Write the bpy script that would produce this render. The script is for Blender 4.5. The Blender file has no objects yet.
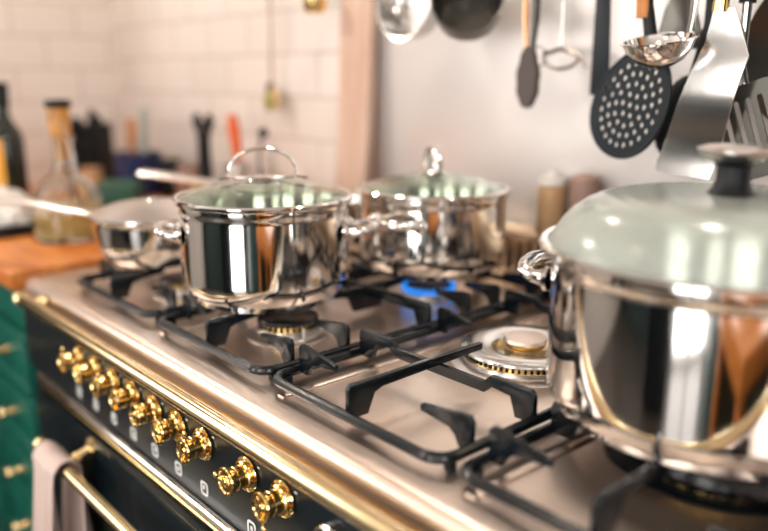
import bpy, bmesh, math, random
from mathutils import Vector, Matrix, Euler
random.seed(4)
C = bpy.context.scene.collection
R = math.radians
PI = math.pi

# ---------------------------------------------------------------- materials
MATS = {}
def mat(name, col, rough=.5, metal=0., bump=None, var=None, coat=0., trans=0., ior=1.45, spec=.5, emit=None, estr=0., aniso=0., streak=None):
    m = bpy.data.materials.new(name); m.use_nodes = True
    nt = m.node_tree; b = nt.nodes['Principled BSDF']
    b.inputs['Base Color'].default_value = (*col, 1)
    b.inputs['Roughness'].default_value = rough
    b.inputs['Metallic'].default_value = metal
    b.inputs['Coat Weight'].default_value = coat
    b.inputs['Coat Roughness'].default_value = .08
    b.inputs['Transmission Weight'].default_value = trans
    b.inputs['IOR'].default_value = ior
    b.inputs['Specular IOR Level'].default_value = spec
    if emit:
        b.inputs['Emission Color'].default_value = (*emit, 1); b.inputs['Emission Strength'].default_value = estr
    tc = nt.nodes.new('ShaderNodeTexCoord')
    if var:                         # (scale xyz, second colour, amount-contrast)
        mp = nt.nodes.new('ShaderNodeMapping'); mp.inputs['Scale'].default_value = var[0]
        nz = nt.nodes.new('ShaderNodeTexNoise'); nz.inputs['Scale'].default_value = 1; nz.inputs['Detail'].default_value = 5
        rp = nt.nodes.new('ShaderNodeValToRGB')
        rp.color_ramp.elements[0].position = .35; rp.color_ramp.elements[1].position = .65
        rp.color_ramp.elements[0].color = (*col, 1); rp.color_ramp.elements[1].color = (*var[1], 1)
        nt.links.new(tc.outputs['Object'], mp.inputs[0]); nt.links.new(mp.outputs[0], nz.inputs[0])
        nt.links.new(nz.outputs[0], rp.inputs[0]); nt.links.new(rp.outputs[0], b.inputs['Base Color'])
    if bump:                        # (scale xyz, strength)
        mp = nt.nodes.new('ShaderNodeMapping'); mp.inputs['Scale'].default_value = bump[0]
        nz = nt.nodes.new('ShaderNodeTexNoise'); nz.inputs['Scale'].default_value = 1; nz.inputs['Detail'].default_value = 3
        bp = nt.nodes.new('ShaderNodeBump'); bp.inputs['Strength'].default_value = bump[1]; bp.inputs['Distance'].default_value = .001
        nt.links.new(tc.outputs['Object'], mp.inputs[0]); nt.links.new(mp.outputs[0], nz.inputs[0])
        nt.links.new(nz.outputs[0], bp.inputs['Height']); nt.links.new(bp.outputs[0], b.inputs['Normal'])
    MATS[name] = m
    return m
steel = mat('polished_steel', (.80, .78, .76), .07, 1, bump=((6, 6, 6), .25))
steel_dk = mat('worn_steel', (.62, .60, .58), .2, 1)
satin = mat('satin_steel', (.72, .69, .67), .28, 1, bump=((300, 6, 6), .12))
hobsteel = mat('brushed_hob_steel', (.78, .67, .58), .34, 1, bump=((4, 260, 4), .15), var=((5, 9, 3), (.70, .58, .50)))
splash = mat('brushed_splash_steel', (.90, .86, .84), .38, .45, bump=((5, 5, 5), .1))
brass = mat('polished_brass', (.93, .66, .27), .13, 1)
brass_rail = mat('brass_rail_metal', (.90, .72, .42), .16, 1)
iron = mat('cast_iron', (.005, .008, .011), .22, 0, bump=((160, 160, 160), .25), spec=.5)
enamel = mat('black_enamel', (.006, .012, .015), .22, 0, spec=.35)
panelm = mat('black_panel', (.007, .012, .015), .32, 0, spec=.3)
blackp = mat('black_plastic', (.006, .008, .010), .4, 0, spec=.3)
greyp = mat('dark_grey_nylon', (.007, .011, .015), .42, 0, spec=.3)
white = mat('white_print', (.82, .82, .80), .5)
glass = mat('lid_glass', (.62, .70, .60), .05, 0, trans=.93, ior=1.35, spec=.6)
steamglass = mat('steamy_lid_glass', (.82, .88, .82), .18, 0, trans=.72, ior=1.35)
clear = mat('clear_glass', (.96, .97, .95), .02, 0, trans=1., ior=1.4)
darkglass = mat('dark_bottle_glass', (.006, .012, .008), .06, 0, coat=.4)
oil = mat('golden_oil', (.72, .55, .22), .15, 0, trans=.5, ior=1.2)
wood = mat('oiled_wood', (.80, .30, .06), .33, 0, var=((3, 30, 30), (.55, .16, .025)), coat=.3)
woodh = mat('orange_wood_handle', (.62, .25, .06), .4, 0, var=((60, 60, 8), (.42, .15, .03)))
green = mat('green_paint', (.006, .115, .082), .32, 0, coat=.2)
greent = mat('dark_green_tin', (.02, .10, .07), .35, 0)
blue = mat('navy_glaze', (.012, .03, .11), .3, 0, coat=.5)
cork = mat('amber_neck', (.62, .28, .05), .35, 0)
cloth = mat('towel_cloth', (.66, .52, .47), .9, 0, bump=((500, 500, 500), .6))
whitecloth = mat('white_cloth', (.78, .74, .70), .9, 0, bump=((300, 300, 300), .5))
label_o = mat('orange_label', (.85, .42, .05), .5)
orange = mat('orange_plastic', (.75, .12, .02), .4)
sage = mat('grey_green_silicone', (.35, .42, .40), .5)
tan = mat('tan_ceramic', (.55, .34, .18), .45)
redb = mat('brown_ceramic', (.32, .20, .16), .45)
lemon = mat('lemon_skin', (.75, .52, .10), .45, bump=((200, 200, 200), .5))
copper = mat('copper', (.80, .38, .20), .25, 1)
darkpan = mat('seasoned_pan', (.10, .095, .085), .3, .8)
flame = mat('blue_flame', (.02, .1, .5), .5, emit=(.03, .32, 1.), estr=.42)
fillm = mat('fill_lamp_diffuser', (.9, .85, .75), .5, emit=(1, .80, .58), estr=9)  # glow of the added pendant and ceiling fill lamps
hoodfill = mat('hood_fill_glass', (.9, .85, .75), .5, emit=(1, .85, .68), estr=2.5)  # glow of the fill lamps added in the hood
ceilm = mat('ceiling_paint', (.80, .75, .70), .8)
darkwall = mat('dark_teal_wall_paint', (.035, .06, .06), .55)
floorm = mat('floor_boards', (.075, .062, .052), .30, 0, var=((2, 14, 2), (.04, .034, .03)))
woodtall = mat('tall_cupboard_wood', (.07, .045, .03), .5, 0, var=((20, 20, 2), (.05, .03, .02)))
darkunit = mat('dark_green_unit_paint', (.015, .05, .045), .35)
frame_w = mat('window_paint', (.75, .73, .70), .4)
curtain = mat('linen', (.55, .45, .36), .9)

def tile_mat(name, axis, oz=0., ox=0.):
    m = bpy.data.materials.new(name); m.use_nodes = True; nt = m.node_tree; b = nt.nodes['Principled BSDF']
    tc = nt.nodes.new('ShaderNodeTexCoord'); sp = nt.nodes.new('ShaderNodeSeparateXYZ'); cb = nt.nodes.new('ShaderNodeCombineXYZ')
    mp = nt.nodes.new('ShaderNodeMapping'); mp.inputs['Location'].default_value = (ox, oz, 0)
    nt.links.new(tc.outputs['Object'], sp.inputs[0])
    nt.links.new(sp.outputs[axis], cb.inputs[0]); nt.links.new(sp.outputs['Z'], cb.inputs[1]); nt.links.new(cb.outputs[0], mp.inputs[0])
    br = nt.nodes.new('ShaderNodeTexBrick'); nt.links.new(mp.outputs[0], br.inputs[0])
    br.inputs['Scale'].default_value = 1; br.inputs['Brick Width'].default_value = .2; br.inputs['Row Height'].default_value = .1
    br.inputs['Mortar Size'].default_value = .004; br.inputs['Mortar Smooth'].default_value = .4
    br.inputs['Color1'].default_value = (.83, .76, .71, 1); br.inputs['Color2'].default_value = (.78, .71, .66, 1)
    br.inputs['Mortar'].default_value = (.60, .53, .48, 1)
    nt.links.new(br.outputs['Color'], b.inputs['Base Color'])
    bp = nt.nodes.new('ShaderNodeBump'); bp.invert = True; bp.inputs['Strength'].default_value = .5; bp.inputs['Distance'].default_value = .002
    nt.links.new(br.outputs['Fac'], bp.inputs['Height']); nt.links.new(bp.outputs[0], b.inputs['Normal'])
    b.inputs['Roughness'].default_value = .3
    return m
tile_back = tile_mat('wall_tiles_back', 'X')
tile_left = tile_mat('wall_tiles_left', 'Y', oz=.03, ox=.1)

# ---------------------------------------------------------------- mesh helpers
def basis(d):
    d = Vector(d).normalized()
    u = d.cross(Vector((0, 0, 1)))
    if u.length < 1e-4: u = d.cross(Vector((1, 0, 0)))
    u.normalize(); return u, d.cross(u).normalized(), d
class MB:
    def __init__(s): s.bm = bmesh.new()
    def box(s, c, size, rot=None, bev=0., seg=2):
        r = bmesh.ops.create_cube(s.bm, size=1.)
        M = Matrix.Translation(Vector(c)) @ (Euler(rot).to_matrix().to_4x4() if rot else Matrix()) @ Matrix.Diagonal((*size, 1))
        bmesh.ops.transform(s.bm, matrix=M, verts=r['verts'])
        if bev:
            es = {e for v in r['verts'] for e in v.link_edges}
            bmesh.ops.bevel(s.bm, geom=list(es), offset=bev, segments=seg, profile=.5, affect='EDGES')
        return s
    def b2(s, a, b, bev=0., seg=2):
        a = Vector(a); b = Vector(b)
        return s.box((a+b)/2, [abs(x) for x in (b-a)], None, bev, seg)
    def tube(s, pts, r, n=10, closed=False, cap=True, flat=None):
        P = [Vector(p) for p in pts]; N = len(P); rings = []
        rr = r if isinstance(r, (list, tuple)) else [r]*N
        up = None
        for i, p in enumerate(P):
            if closed: d = (P[(i+1) % N]-P[i-1])
            else: d = (P[min(i+1, N-1)]-P[max(i-1, 0)])
            d.normalize()
            if up is None: u, v, _ = basis(d)
            else:
                u = (up - d*up.dot(d)); u.normalize(); v = d.cross(u)
            up = u
            ring = []
            for k in range(n):
                a = 2*PI*k/n
                fu, fv = (1, 1) if not flat else flat
                ring.append(s.bm.verts.new(p + u*math.cos(a)*rr[i]*fu + v*math.sin(a)*rr[i]*fv))
            rings.append(ring)
        M = N if closed else N-1
        for i in range(M):
            A = rings[i]; B = rings[(i+1) % N]
            for k in range(n): s.bm.faces.new((A[k], A[(k+1) % n], B[(k+1) % n], B[k]))
        if cap and not closed:
            s.bm.faces.new(rings[0][::-1]); s.bm.faces.new(rings[-1])
        return s
    def cyl(s, a, b, r, n=20, r2=None):
        return s.tube([a, b], [r, r if r2 is None else r2], n)
    def lathe(s, prof, c=(0, 0, 0), axis=(0, 0, 1), n=48, closed=False):
        u, v, d = basis(axis); c = Vector(c); rings = []
        for (r, h) in prof:
            if r < 1e-6: rings.append([s.bm.verts.new(c+d*h)])
            else: rings.append([s.bm.verts.new(c+d*h+(u*math.cos(2*PI*k/n)+v*math.sin(2*PI*k/n))*r) for k in range(n)])
        L = len(rings)
        for i in range(L if closed else L-1):
            A = rings[i]; B = rings[(i+1) % L]
            if len(A) == 1 and len(B) == 1: continue
            for k in range(n):
                k2 = (k+1) % n
                if len(A) == 1: s.bm.faces.new((A[0], B[k], B[k2]))
                elif len(B) == 1: s.bm.faces.new((A[k], B[0], A[k2]))
                else: s.bm.faces.new((A[k], B[k], B[k2], A[k2]))
        return s
    def prism(s, pts, vec, bev=0.):
        v = Vector(vec); A = [s.bm.verts.new(Vector(p)) for p in pts]; B = [s.bm.verts.new(Vector(p)+v) for p in pts]
        n = len(A); s.bm.faces.new(A); s.bm.faces.new(B[::-1])
        es = []
        for k in range(n): s.bm.faces.new((A[k], B[k], B[(k+1) % n], A[(k+1) % n]))
        if bev:
            vs = set(A+B); es = [e for e in s.bm.edges if e.verts[0] in vs and e.verts[1] in vs]
            bmesh.ops.bevel(s.bm, geom=es, offset=bev, segments=2, profile=.5, affect='EDGES')
        return s
    def ball(s, c, r, sc=(1, 1, 1), n=20):
        q = bmesh.ops.create_uvsphere(s.bm, u_segments=n, v_segments=n//2, radius=r)
        bmesh.ops.transform(s.bm, matrix=Matrix.Translation(Vector(c)) @ Matrix.Diagonal((*sc, 1)), verts=q['verts'])
        return s
    def xf(s, M):
        bmesh.ops.transform(s.bm, matrix=M, verts=s.bm.verts[:]); return s
    def build(s, name, m, parent=None, ang=35, loc=None, label=None):
        bmesh.ops.recalc_face_normals(s.bm, faces=s.bm.faces[:])
        me = bpy.data.meshes.new(name); s.bm.to_mesh(me); s.bm.free()
        return fin(me, name, m, parent, ang, loc, label)
def fin(me, name, m, parent, ang=35, loc=None, label=None):
    me.materials.clear(); me.materials.append(m)
    me.polygons.foreach_set('use_smooth', [True]*len(me.polygons)); me.set_sharp_from_angle(angle=R(ang))
    o = bpy.data.objects.new(name, me); C.objects.link(o)
    if parent: o.parent = parent
    if loc: o.location = loc
    if label: o['label'] = label
    return o
def plate(name, polys, thick, m, parent=None, M=None, bev=0., label=None):
    """flat plate from 2D outlines (first the outside, then holes), real thickness; lies in XY before M"""
    cu = bpy.data.curves.new('t', 'CURVE'); cu.dimensions = '2D'; cu.fill_mode = 'BOTH'; cu.extrude = thick/2
    for pl in polys:
        sp = cu.splines.new('POLY'); sp.points.add(len(pl)-1); sp.use_cyclic_u = True
        for i, p in enumerate(pl): sp.points[i].co = (p[0], p[1], 0, 1)
    cu.bevel_depth = bev
    o = bpy.data.objects.new('t', cu); C.objects.link(o)
    dg = bpy.context.evaluated_depsgraph_get(); dg.update()
    me = bpy.data.meshes.new_from_object(o.evaluated_get(dg)); bpy.data.objects.remove(o)
    me.name = name
    if M: me.transform(M)
    return fin(me, name, m, parent, 30, None, label)
def tag(o, label, cat, group=None):
    o['label'] = label; o['category'] = cat
    if group: o['group'] = group
    return o
def thing(name, loc, label, cat, group=None, rz=0):
    o = bpy.data.objects.new(name, None); C.objects.link(o); o.location = loc; o.rotation_euler = (0, 0, rz); o.empty_display_size = .05
    return tag(o, label, cat, group)
def struct(name, mb, m, parent=None):
    o = mb.build(name, m, parent)
    if not parent: o['kind'] = 'structure'
    return o
def dup(root, loc, rz=0, label=None):
    r = root.copy(); C.objects.link(r); r.location = loc; r.rotation_euler = (0, 0, rz)
    if label: r['label'] = label
    for ch in list(root.children):
        c = ch.copy(); C.objects.link(c); c.parent = r
        for g in ch.children:
            d = g.copy(); C.objects.link(d); d.parent = c
    return r
def arc(n, a0, a1): return [a0+(a1-a0)*i/(n-1) for i in range(n)]

# ---------------------------------------------------------------- room
XL, XR, YB, YF, ZC = -2.63, 2.3, 1.12, -2.4, 2.55
struct('floor', MB().b2((XL-.1, YF-.1, -.05), (XR+.1, YB+.1, 0)), floorm)
struct('ceiling', MB().b2((XL-.1, YF-.1, ZC), (XR+.1, YB+.1, ZC+.05)), ceilm)
struct('wall_back', MB().b2((XL-.1, YB, 0), (XR+.1, YB+.1, ZC)), tile_back)
def wall_with_holes(name, axis, pos, thick, a0, a1, holes, m):
    """holes: list of (h0,h1,z0,z1) along the wall"""
    mb = MB(); cur = a0
    def seg(p, q, z0, z1):
        if q-p < 1e-4 or z1-z0 < 1e-4: return
        if axis == 'x': mb.b2((pos, p, z0), (pos+thick, q, z1))
        else: mb.b2((p, pos, z0), (q, pos+thick, z1))
    for (h0, h1, z0, z1) in sorted(holes):
        seg(cur, h0, 0, ZC); seg(h0, h1, 0, z0); seg(h0, h1, z1, ZC); cur = h1
    seg(cur, a1, 0, ZC)
    struct(name, mb, m)
holesL = [(-1.75, -.45, .95, 2.3)]
holesF = [(-2.1, -1.1, .9, 2.3), (-.35, .75, .0, 2.3), (1.25, 2.0, .9, 2.3)]
holesR = [(-1.5, -.35, .95, 2.3)]
wall_with_holes('wall_left', 'x', XL-.1, .1, YF, YB, holesL, tile_left)
wall_with_holes('wall_front', 'y', YF-.1, .1, XL, XR, holesF, darkwall)
wall_with_holes('wall_right', 'x', XR, .1, YF, YB, holesR, darkwall)
k = 0
for axis, pos, hs in (('x', XL-.05, holesL), ('y', YF-.05, holesF), ('x', XR+.05, holesR)):
    for (h0, h1, z0, z1) in hs:
        k += 1
        fr = MB()
        def bar(p, q, za, zb):
            if axis == 'x': fr.b2((pos-.03, p, za), (pos+.03, q, zb))
            else: fr.b2((p, pos-.03, za), (q, pos+.03, zb))
        w = .05
        bar(h0, h1, z0, z0+w); bar(h0, h1, z1-w, z1); bar(h0, h0+w, z0, z1); bar(h1-w, h1, z0, z1); bar((h0+h1)/2-.02, (h0+h1)/2+.02, z0, z1)
        struct('window_%d' % k, fr, frame_w)
        # daylight portal for this window (guides light sampling only)
        ld = bpy.data.lights.new('window_portal', 'AREA'); ld.shape = 'RECTANGLE'; ld.size = (h1-h0); ld.size_y = z1-z0; ld.cycles.is_portal = True
        lo = bpy.data.objects.new('window_portal', ld); C.objects.link(lo)
        if axis == 'x':
            lo.location = (pos, (h0+h1)/2, (z0+z1)/2); lo.rotation_euler = (R(90), 0, R(-90 if pos < 0 else 90))
        else:
            lo.location = ((h0+h1)/2, pos, (z0+z1)/2); lo.rotation_euler = (R(90), 0, 0)
# steel splashback behind the range
struct('trim_1', MB().b2((-1.40, YB-.006, .93), (.55, YB, 2.3), .001), splash)

# ---------------------------------------------------------------- range cooker
X0, X1, YP, H = -1.44, .105, .41, .90
rg = thing('range_cooker', (X0, YP, 0), 'wide black range cooker with steel hob, brass knobs and brass rails', 'cooker')
L = Vector((X0, YP, 0))
def W(mb): return mb.xf(Matrix.Translation(-L))
W(MB().b2((X0, YP+.005, .10), (X1, YB-.01, .872), .003)).build('body', enamel, rg)
for x in (X0+.08, X1-.08):
    for y in (.52, 1.02): W(MB().lathe([(0, 0), (.03, 0), (.03, .02), (.02, .03), (.02, .11)], (x, y, 0))).build('foot', blackp, rg)
# hob: profile in y-z swept along x
def sweep_x(prof, x0, x1): return MB().prism([(x0, y, z) for y, z in prof], (x1-x0, 0, 0))
hob = sweep_x([(.414, .866), (.4125, .869), (.4165, .892), (.4195, .897), (.426, .8995), (.434, .900), (1.055, .900), (1.06, .895), (1.06, .866)], X0, X1)
W(hob).build('hob_surface', hobsteel, rg, ang=40)
# raised seams on the hob between the burner bays
for x in (-.985, -.692, -.405): W(MB().box((x, .735, .9005), (.012, .56, .004), bev=.0015)).build('hob_seam', hobsteel, rg)
W(MB().b2((X0, YP-.002, .742), (X1, YP+.010, .868), .002)).build('control_panel', panelm, rg)
# brass bead under the hob lip
W(MB().tube([(X0+.004, YP-.003, .866), (X1-.004, YP-.003, .866)], .0045, 10)).build('brass_bead', brass, rg)
# hand rail
hr = W(MB().tube([(X0+.085, .384, .885), (X1-.02, .384, .885)], .0105, 24)).build('hand_rail', brass_rail, rg, label='thick polished brass rail along the hob edge')
for x in (X0+.085, X1-.02):
    s = -1 if x < -1 else 1
    W(MB().lathe([(0, .020), (.007, .019), (.011, .014), (.0115, .009), (.009, .004), (.013, .002), (.0135, -.004), (.011, -.006)], (x, .384, .885), (s, 0, 0), 24)).build('rail_finial', brass_rail, hr)
for x in (X0+.112, X1-.06):
    W(MB().tube([(x, .384, .885), (x, .412, .880)], [.0075, .010], 16).lathe([(0, 0), (.014, 0), (.014, -.004), (0, -.004)], (x, .409, .880), (0, 1, 0), 20)).build('rail_bracket', brass_rail, hr)
# chrome strip and thin brass line below the panel
W(MB().tube([(X0+.06, YP-.004, .734), (X1-.06, YP-.004, .734)], .0075, 18)).build('chrome_strip', steel, rg)
W(MB().tube([(X0+.06, YP-.003, .7185), (X1-.06, YP-.003, .7185)], .0028, 12)).build('thin_brass_line', brass, rg)
# oven door with towel rail
dr = W(MB().b2((X0+.05, YP-.012, .16), (-.66, YP+.01, .712), .004)).build('oven_door', enamel, rg)
W(MB().b2((X0+.14, YP-.016, .28), (-.75, YP-.011, .60), .002)).build('oven_window', darkglass, dr)
dr2 = W(MB().b2((-.65, YP-.012, .16), (X1-.05, YP+.01, .712), .004)).build('oven_door', enamel, rg)
TY, TZ = .35, .678
tr = W(MB().tube([(-1.215, TY, TZ), (-.70, TY, TZ)], .0095, 20)).build('towel_rail', brass_rail, rg, label='brass rail on the oven door holding the towel')
for x, s in ((-1.215, -1), (-.70, 1)):
    W(MB().lathe([(0, .016), (.007, .015), (.0115, .009), (.010, .003), (.013, 0), (.013, -.005), (.010, -.006)], (x, TY, TZ), (s, 0, 0), 20)).build('rail_finial', brass_rail, tr)
for x in (-1.13, -.735):
    W(MB().tube([(x, TY, TZ), (x, TY+.02, TZ+.004), (x, .400, TZ+.016)], [.0085, .008, .009], 14)
      .lathe([(.012, 0), (.012, .008), (.009, .010)], (x, TY+.018, TZ+.003), (0, 1, .2), 18)
      .lathe([(0, 0), (.017, 0), (.017, .006), (.010, .009), (0, .009)], (x, .399, TZ+.016), (0, -1, 0), 20)).build('rail_bracket', brass_rail, tr)
# back vent
vent = MB()
vent.b2((X0, 1.055, .898), (X1, 1.062, .918), .001); vent.b2((X0, 1.055, .974), (X1, 1.062, .986), .001); vent.b2((X0, 1.098, .898), (X1, 1.108, .990), .001); vent.b2((X0, 1.058, .897), (X1, 1.1, .903))
x = X0+.01
while x < X1-.005:
    vent.b2((x, 1.055, .916), (x+.009, 1.104, .976), .001); vent.b2((x, 1.058, .974), (x+.012, 1.104, .986), .001); x += .022
W(vent).build('back_vent', mat('warm_vent_steel', (.86, .70, .52), .3, 1), rg)
# knobs
PX = [-1.172+.0645*i for i in range(7)]+[-.688, -.619]
SX = [-1.197+.0668*i for i in range(7)]+[-.690, -.619]
def knob_meshes():
    a = (0, -1, 0)
    base = MB().lathe([(0, 0), (.0225, 0), (.0235, .0025), (.0225, .0055), (.0195, .0065), (.0185, .009), (.0190, .011), (.0170, .013), (.0150, .013)], (0, 0, 0), a, 36)
    drum = MB().lathe([(.0145, .010), (.0145, .024), (.0155, .025), (.0155, .027), (.0145, .028), (.0150, .038), (.0180, .040), (.0190, .043), (.0180, .046), (.0150, .0465), (.0135, .0440), (.0070, .0430), (.0060, .0460), (.0035, .0480), (0, .0485)], (0, 0, 0), a, 36)
    pin = MB().tube([(0, -.042, .017), (0, -.042, .0245)], .0022, 10).ball((0, -.042, .0265), .0042, n=12)
    grip = MB().box((0, -.0455, 0), (.0055, .006, .028), bev=.0018)
    for q in (base, drum, pin, grip): q.xf(Matrix.Diagonal((.88, .64, .88, 1)))
    return base, drum, pin, grip
meshes = None
angs = [15, -50, 30, 0, 70, -20, 12, -92, 172]
for i, px in enumerate(PX):
    z = .825
    if meshes is None:
        b, d, p, g = knob_meshes()
        k0 = d.build('knob', brass, rg, label='round brass burner knob'); kids = [b.build('bezel', brass, k0), p.build('pointer_pin', brass, k0), g.build('grip', brass, k0)]
        meshes = 1; kk = k0
    else:
        kk = k0.copy(); C.objects.link(kk); kk.parent = rg
        for c0 in kids:
            c = c0.copy(); C.objects.link(c); c.parent = kk
    kk.location = (px-L.x, -.003, z); kk.rotation_euler = (0, R(angs[i]), 0)
# burner symbols: rounded square with a small mark inside
def rrect(w, h, r, n=5):
    pts = []
    for cx_, cy_, a0 in ((w/2-r, h/2-r, 0), (-w/2+r, h/2-r, 90), (-w/2+r, -h/2+r, 180), (w/2-r, -h/2+r, 270)):
        for k_ in range(n): a = R(a0+90*k_/(n-1)); pts.append((cx_+r*math.cos(a), cy_+r*math.sin(a)))
    return pts
MX = Matrix.Rotation(R(90), 4, 'X')
sym = None
marks = [(0, 0), (-.002, -.002), (-.002, .002), (.002, -.002), (.002, .002), (0, 0), (-.002, .002), (0, 0), (0, 0)]
for i, px in enumerate(SX):
    pl = plate('burner_symbol', [rrect(.0175, .0185, .005), rrect(.0115, .0125, .003)], .0006, white, rg, MX)
    pl.location = (px-L.x+.004, -.0023, .7625 if i < 7 else .758)
    q = plate('symbol_mark', [rrect(.0048, .0055, .001)], .0006, white, pl, MX); q.location = (marks[i][0]*.6, 0, marks[i][1]*.6)
# small printed ticks around the knobs
for i, px in enumerate(PX):
    for a in (35, 215):
        MB().box((px-L.x+.0265*math.cos(R(a)), -.0023, .825+.0265*math.sin(R(a))), (.004, .0006, .0018)).build('dial_mark', white, rg)
# round dial gauge on the panel
gx = -.530
W(MB().lathe([(0, 0), (.030, 0), (.030, .008), (.027, .010), (.025, .008), (.025, .005), (0, .005)], (gx, YP-.003, .806), (0, -1, 0), 40)).build('round_gauge', steel, rg)

# burners ---------------------------------------------------------------
def burner(x, y, r, lit=False, big=False, dark=False):
    M = Matrix.Translation(Vector((x, y, H-.001))-L)
    if big:
        b = MB().lathe([(0, 0), (.092, 0), (.094, .003), (.086, .006), (.078, .006), (.077, .010), (0, .010)], n=64).xf(M).build('burner', satin, rg)
        MB().lathe([(.046, .010), (.074, .010), (.0745, .017), (.046, .017)], n=64, closed=True).xf(M).build('port_ring', brass, b, label='brass ring of flame ports')
        prt = MB()
        for k_ in range(64):
            a = 2*PI*k_/64; prt.box((.0748*math.cos(a), .0748*math.sin(a), .0135), (.002, .0032, .004), (0, 0, a))
        prt.xf(M).build('port_holes', blackp, b)
        MB().lathe([(.040, .017), (.078, .017), (.081, .0195), (.080, .022), (.074, .0245), (.056, .0245), (.042, .021), (.040, .018)], n=64, closed=True).xf(M).build('burner_ring', steel_dk, b, label='wide satin steel burner ring')
        MB().lathe([(0, .012), (.026, .012), (.026, .020), (.022, .022), (0, .022)], n=48).xf(M).build('inner_head', satin, b)
        MB().lathe([(.021, .021), (.0245, .021), (.0245, .027), (.021, .027)], n=48, closed=True).xf(M).build('inner_port_ring', brass, b)
        MB().lathe([(0, .027), (.026, .027), (.0275, .029), (.026, .0325), (0, .034)], n=48).xf(M).build('burner_cap', hobsteel, b)
    else:
        b = MB().lathe([(0, 0), (r*1.35, 0), (r*1.38, .003), (r*1.15, .006), (r*1.05, .006), (r*1.02, .014), (0, .014)], n=48).xf(M).build('burner', iron if dark else satin, rg)
        MB().lathe([(0, .014), (r*.92, .014), (r*.96, .022), (0, .022)], n=48).xf(M).build('port_ring', brass, b)
        prt = MB()
        for k_ in range(30):
            a = 2*PI*k_/30; prt.box((r*.945*math.cos(a), r*.945*math.sin(a), .018), (.004, .0035, .0055), (0, 0, a))
        prt.xf(M).build('port_holes', blackp, b)
        MB().lathe([(0, .022), (r*.98, .022), (r*1.02, .0245), (r*.98, .028), (r*.5, .030), (0, .030)], n=48).xf(M).build('burner_cap', iron, b)
    # ignition electrode
    MB().cyl((r*1.2, -.01, 0), (r*1.2, -.01, .022), .0025, 10).xf(M).build('electrode', white, b)
    if lit:
        fl = MB()
        for k_ in range(30):
            a = 2*PI*k_/30; c, s_ = math.cos(a), math.sin(a)
            fl.tube([(r*.98*c, r*.98*s_, .018), (r*1.08*c, r*1.08*s_, .021), (r*1.14*c, r*1.14*s_, .025), (r*1.16*c, r*1.16*s_, .031)], [.0025, .0042, .0032, .0005], 8)
        fl.xf(M).build('flame', flame, b, label='ring of small blue flames')
burner(-.870, .590, .042); burner(-.862, .855, .036, lit=True)
burner(-1.165, .580, .036); burner(-1.165, .870, .036)
burner(-.585, .752, .05, big=True); burner(-.300, .690, .078, dark=True)

# ---------------------------------------------------------------- pan supports (cast iron grates)
GZ = .045   # top above hob
def finger(x0, x1, y, drop_to=None):
    """plate in x-z: foot at x0 on the frame, tapering tip towards x1"""
    s = 1 if x1 > x0 else -1; w = abs(x1-x0); t = .0055
    pr = [(0, .010), (-.001, .040), (.003, GZ), (.010, GZ), (w, .037), (w, .030), (w*.42, .027), (w*.30, .021), (w*.24, .010)]
    return [(x0+s*a, y-t/2, z) for a, z in pr], (0, t, 0)
def fingery(y0, y1, x):
    s = 1 if y1 > y0 else -1; w = abs(y1-y0); t = .0065
    pr = [(0, .008), (0, .040), (.004, GZ), (w, GZ), (w, .037), (.045, .034), (.034, .030), (.026, .008)]
    return [(x-t/2, y0+s*a, z) for a, z in pr], (t, 0, 0)
def grate_parts(root, wok):
    W_, D_ = .272, .548; r = .022; rod = .0058; z = .014
    loop = []
    for cx_, cy_, a0 in ((W_/2-r, D_/2-r, 0), (-W_/2+r, D_/2-r, 90), (-W_/2+r, -D_/2+r, 180), (W_/2-r, -D_/2+r, 270)):
        for k_ in range(6): a = R(a0+18*k_); loop.append((cx_+r*math.cos(a), cy_+r*math.sin(a), z))
    MB().tube(loop, rod, 10, closed=True).build('frame', iron, root)
    w2 = W_/2; d2 = D_/2
    for sx in (-1, 1):
        for y in ((-.230, .230) if wok else (-.230, -.145, .080, .145, .235)):
            v, e = finger(sx*w2, sx*(w2-.068), y); MB().prism(v, e, .0008).build('finger', iron, root)
        if wok:
            v, e = finger(sx*w2, sx*(w2-.058), 0); MB().prism(v, e, .0008).build('finger', iron, root)
        # little rubber feet on the frame corners
        for sy in (-1, 1): MB().lathe([(0, 0), (.006, 0), (.006, .012), (0, .012)], (sx*(w2-.006), sy*(d2-.02), 0), n=12).build('foot', blackp, root)
    for sy in (-1, 1):
        v, e = fingery(sy*(d2-.004), sy*(.068 if wok else .18), 0.0); MB().prism(v, e, .0008).build('long_finger', iron, root)
        if wok:
            y = sy*.138; t = .0065
            pr = [(-w2, .010), (-w2, .038), (-w2+.004, GZ), (-w2+.058, GZ), (-w2+.068, .035), (w2-.068, .035), (w2-.058, GZ), (w2-.004, GZ), (w2, .038), (w2, .010),
                  (w2-.024, .010), (w2-.030, .032), (w2-.056, .034), (w2-.066, .024), (-w2+.066, .024), (-w2+.056, .034), (-w2+.030, .032), (-w2+.024, .010)]
            MB().prism([(a, y-t/2, b) for a, b in pr], (0, t, 0), .0008).build('cross_bar', iron, root)
    if not wok:
        y = 0; t = .0065
        pr = [(-w2, .010), (-w2, .038), (-w2+.004, GZ), (w2-.004, GZ), (w2, .038), (w2, .010), (w2-.024, .010), (w2-.030, .030), (-w2+.030, .030), (-w2+.024, .010)]
        MB().prism([(a, y-t/2, b) for a, b in pr], (0, t, 0), .0008).build('cross_bar', iron, root)
        for s in (-1, 1):
            v, e = fingery(0, s*.085, 0.0); MB().prism(v, e, .0008).build('long_finger', iron, root)
GY = .734
GR = 'cast iron pan supports on the hob'
g1 = thing('pan_support', (-.872, GY, H), 'black cast iron pan support under the two steel casseroles', 'pan support', GR)
grate_parts(g1, False)
dup(g1, (-1.172, GY, H), 0, 'black cast iron pan support under the saucepan at the far left of the hob')
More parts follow.
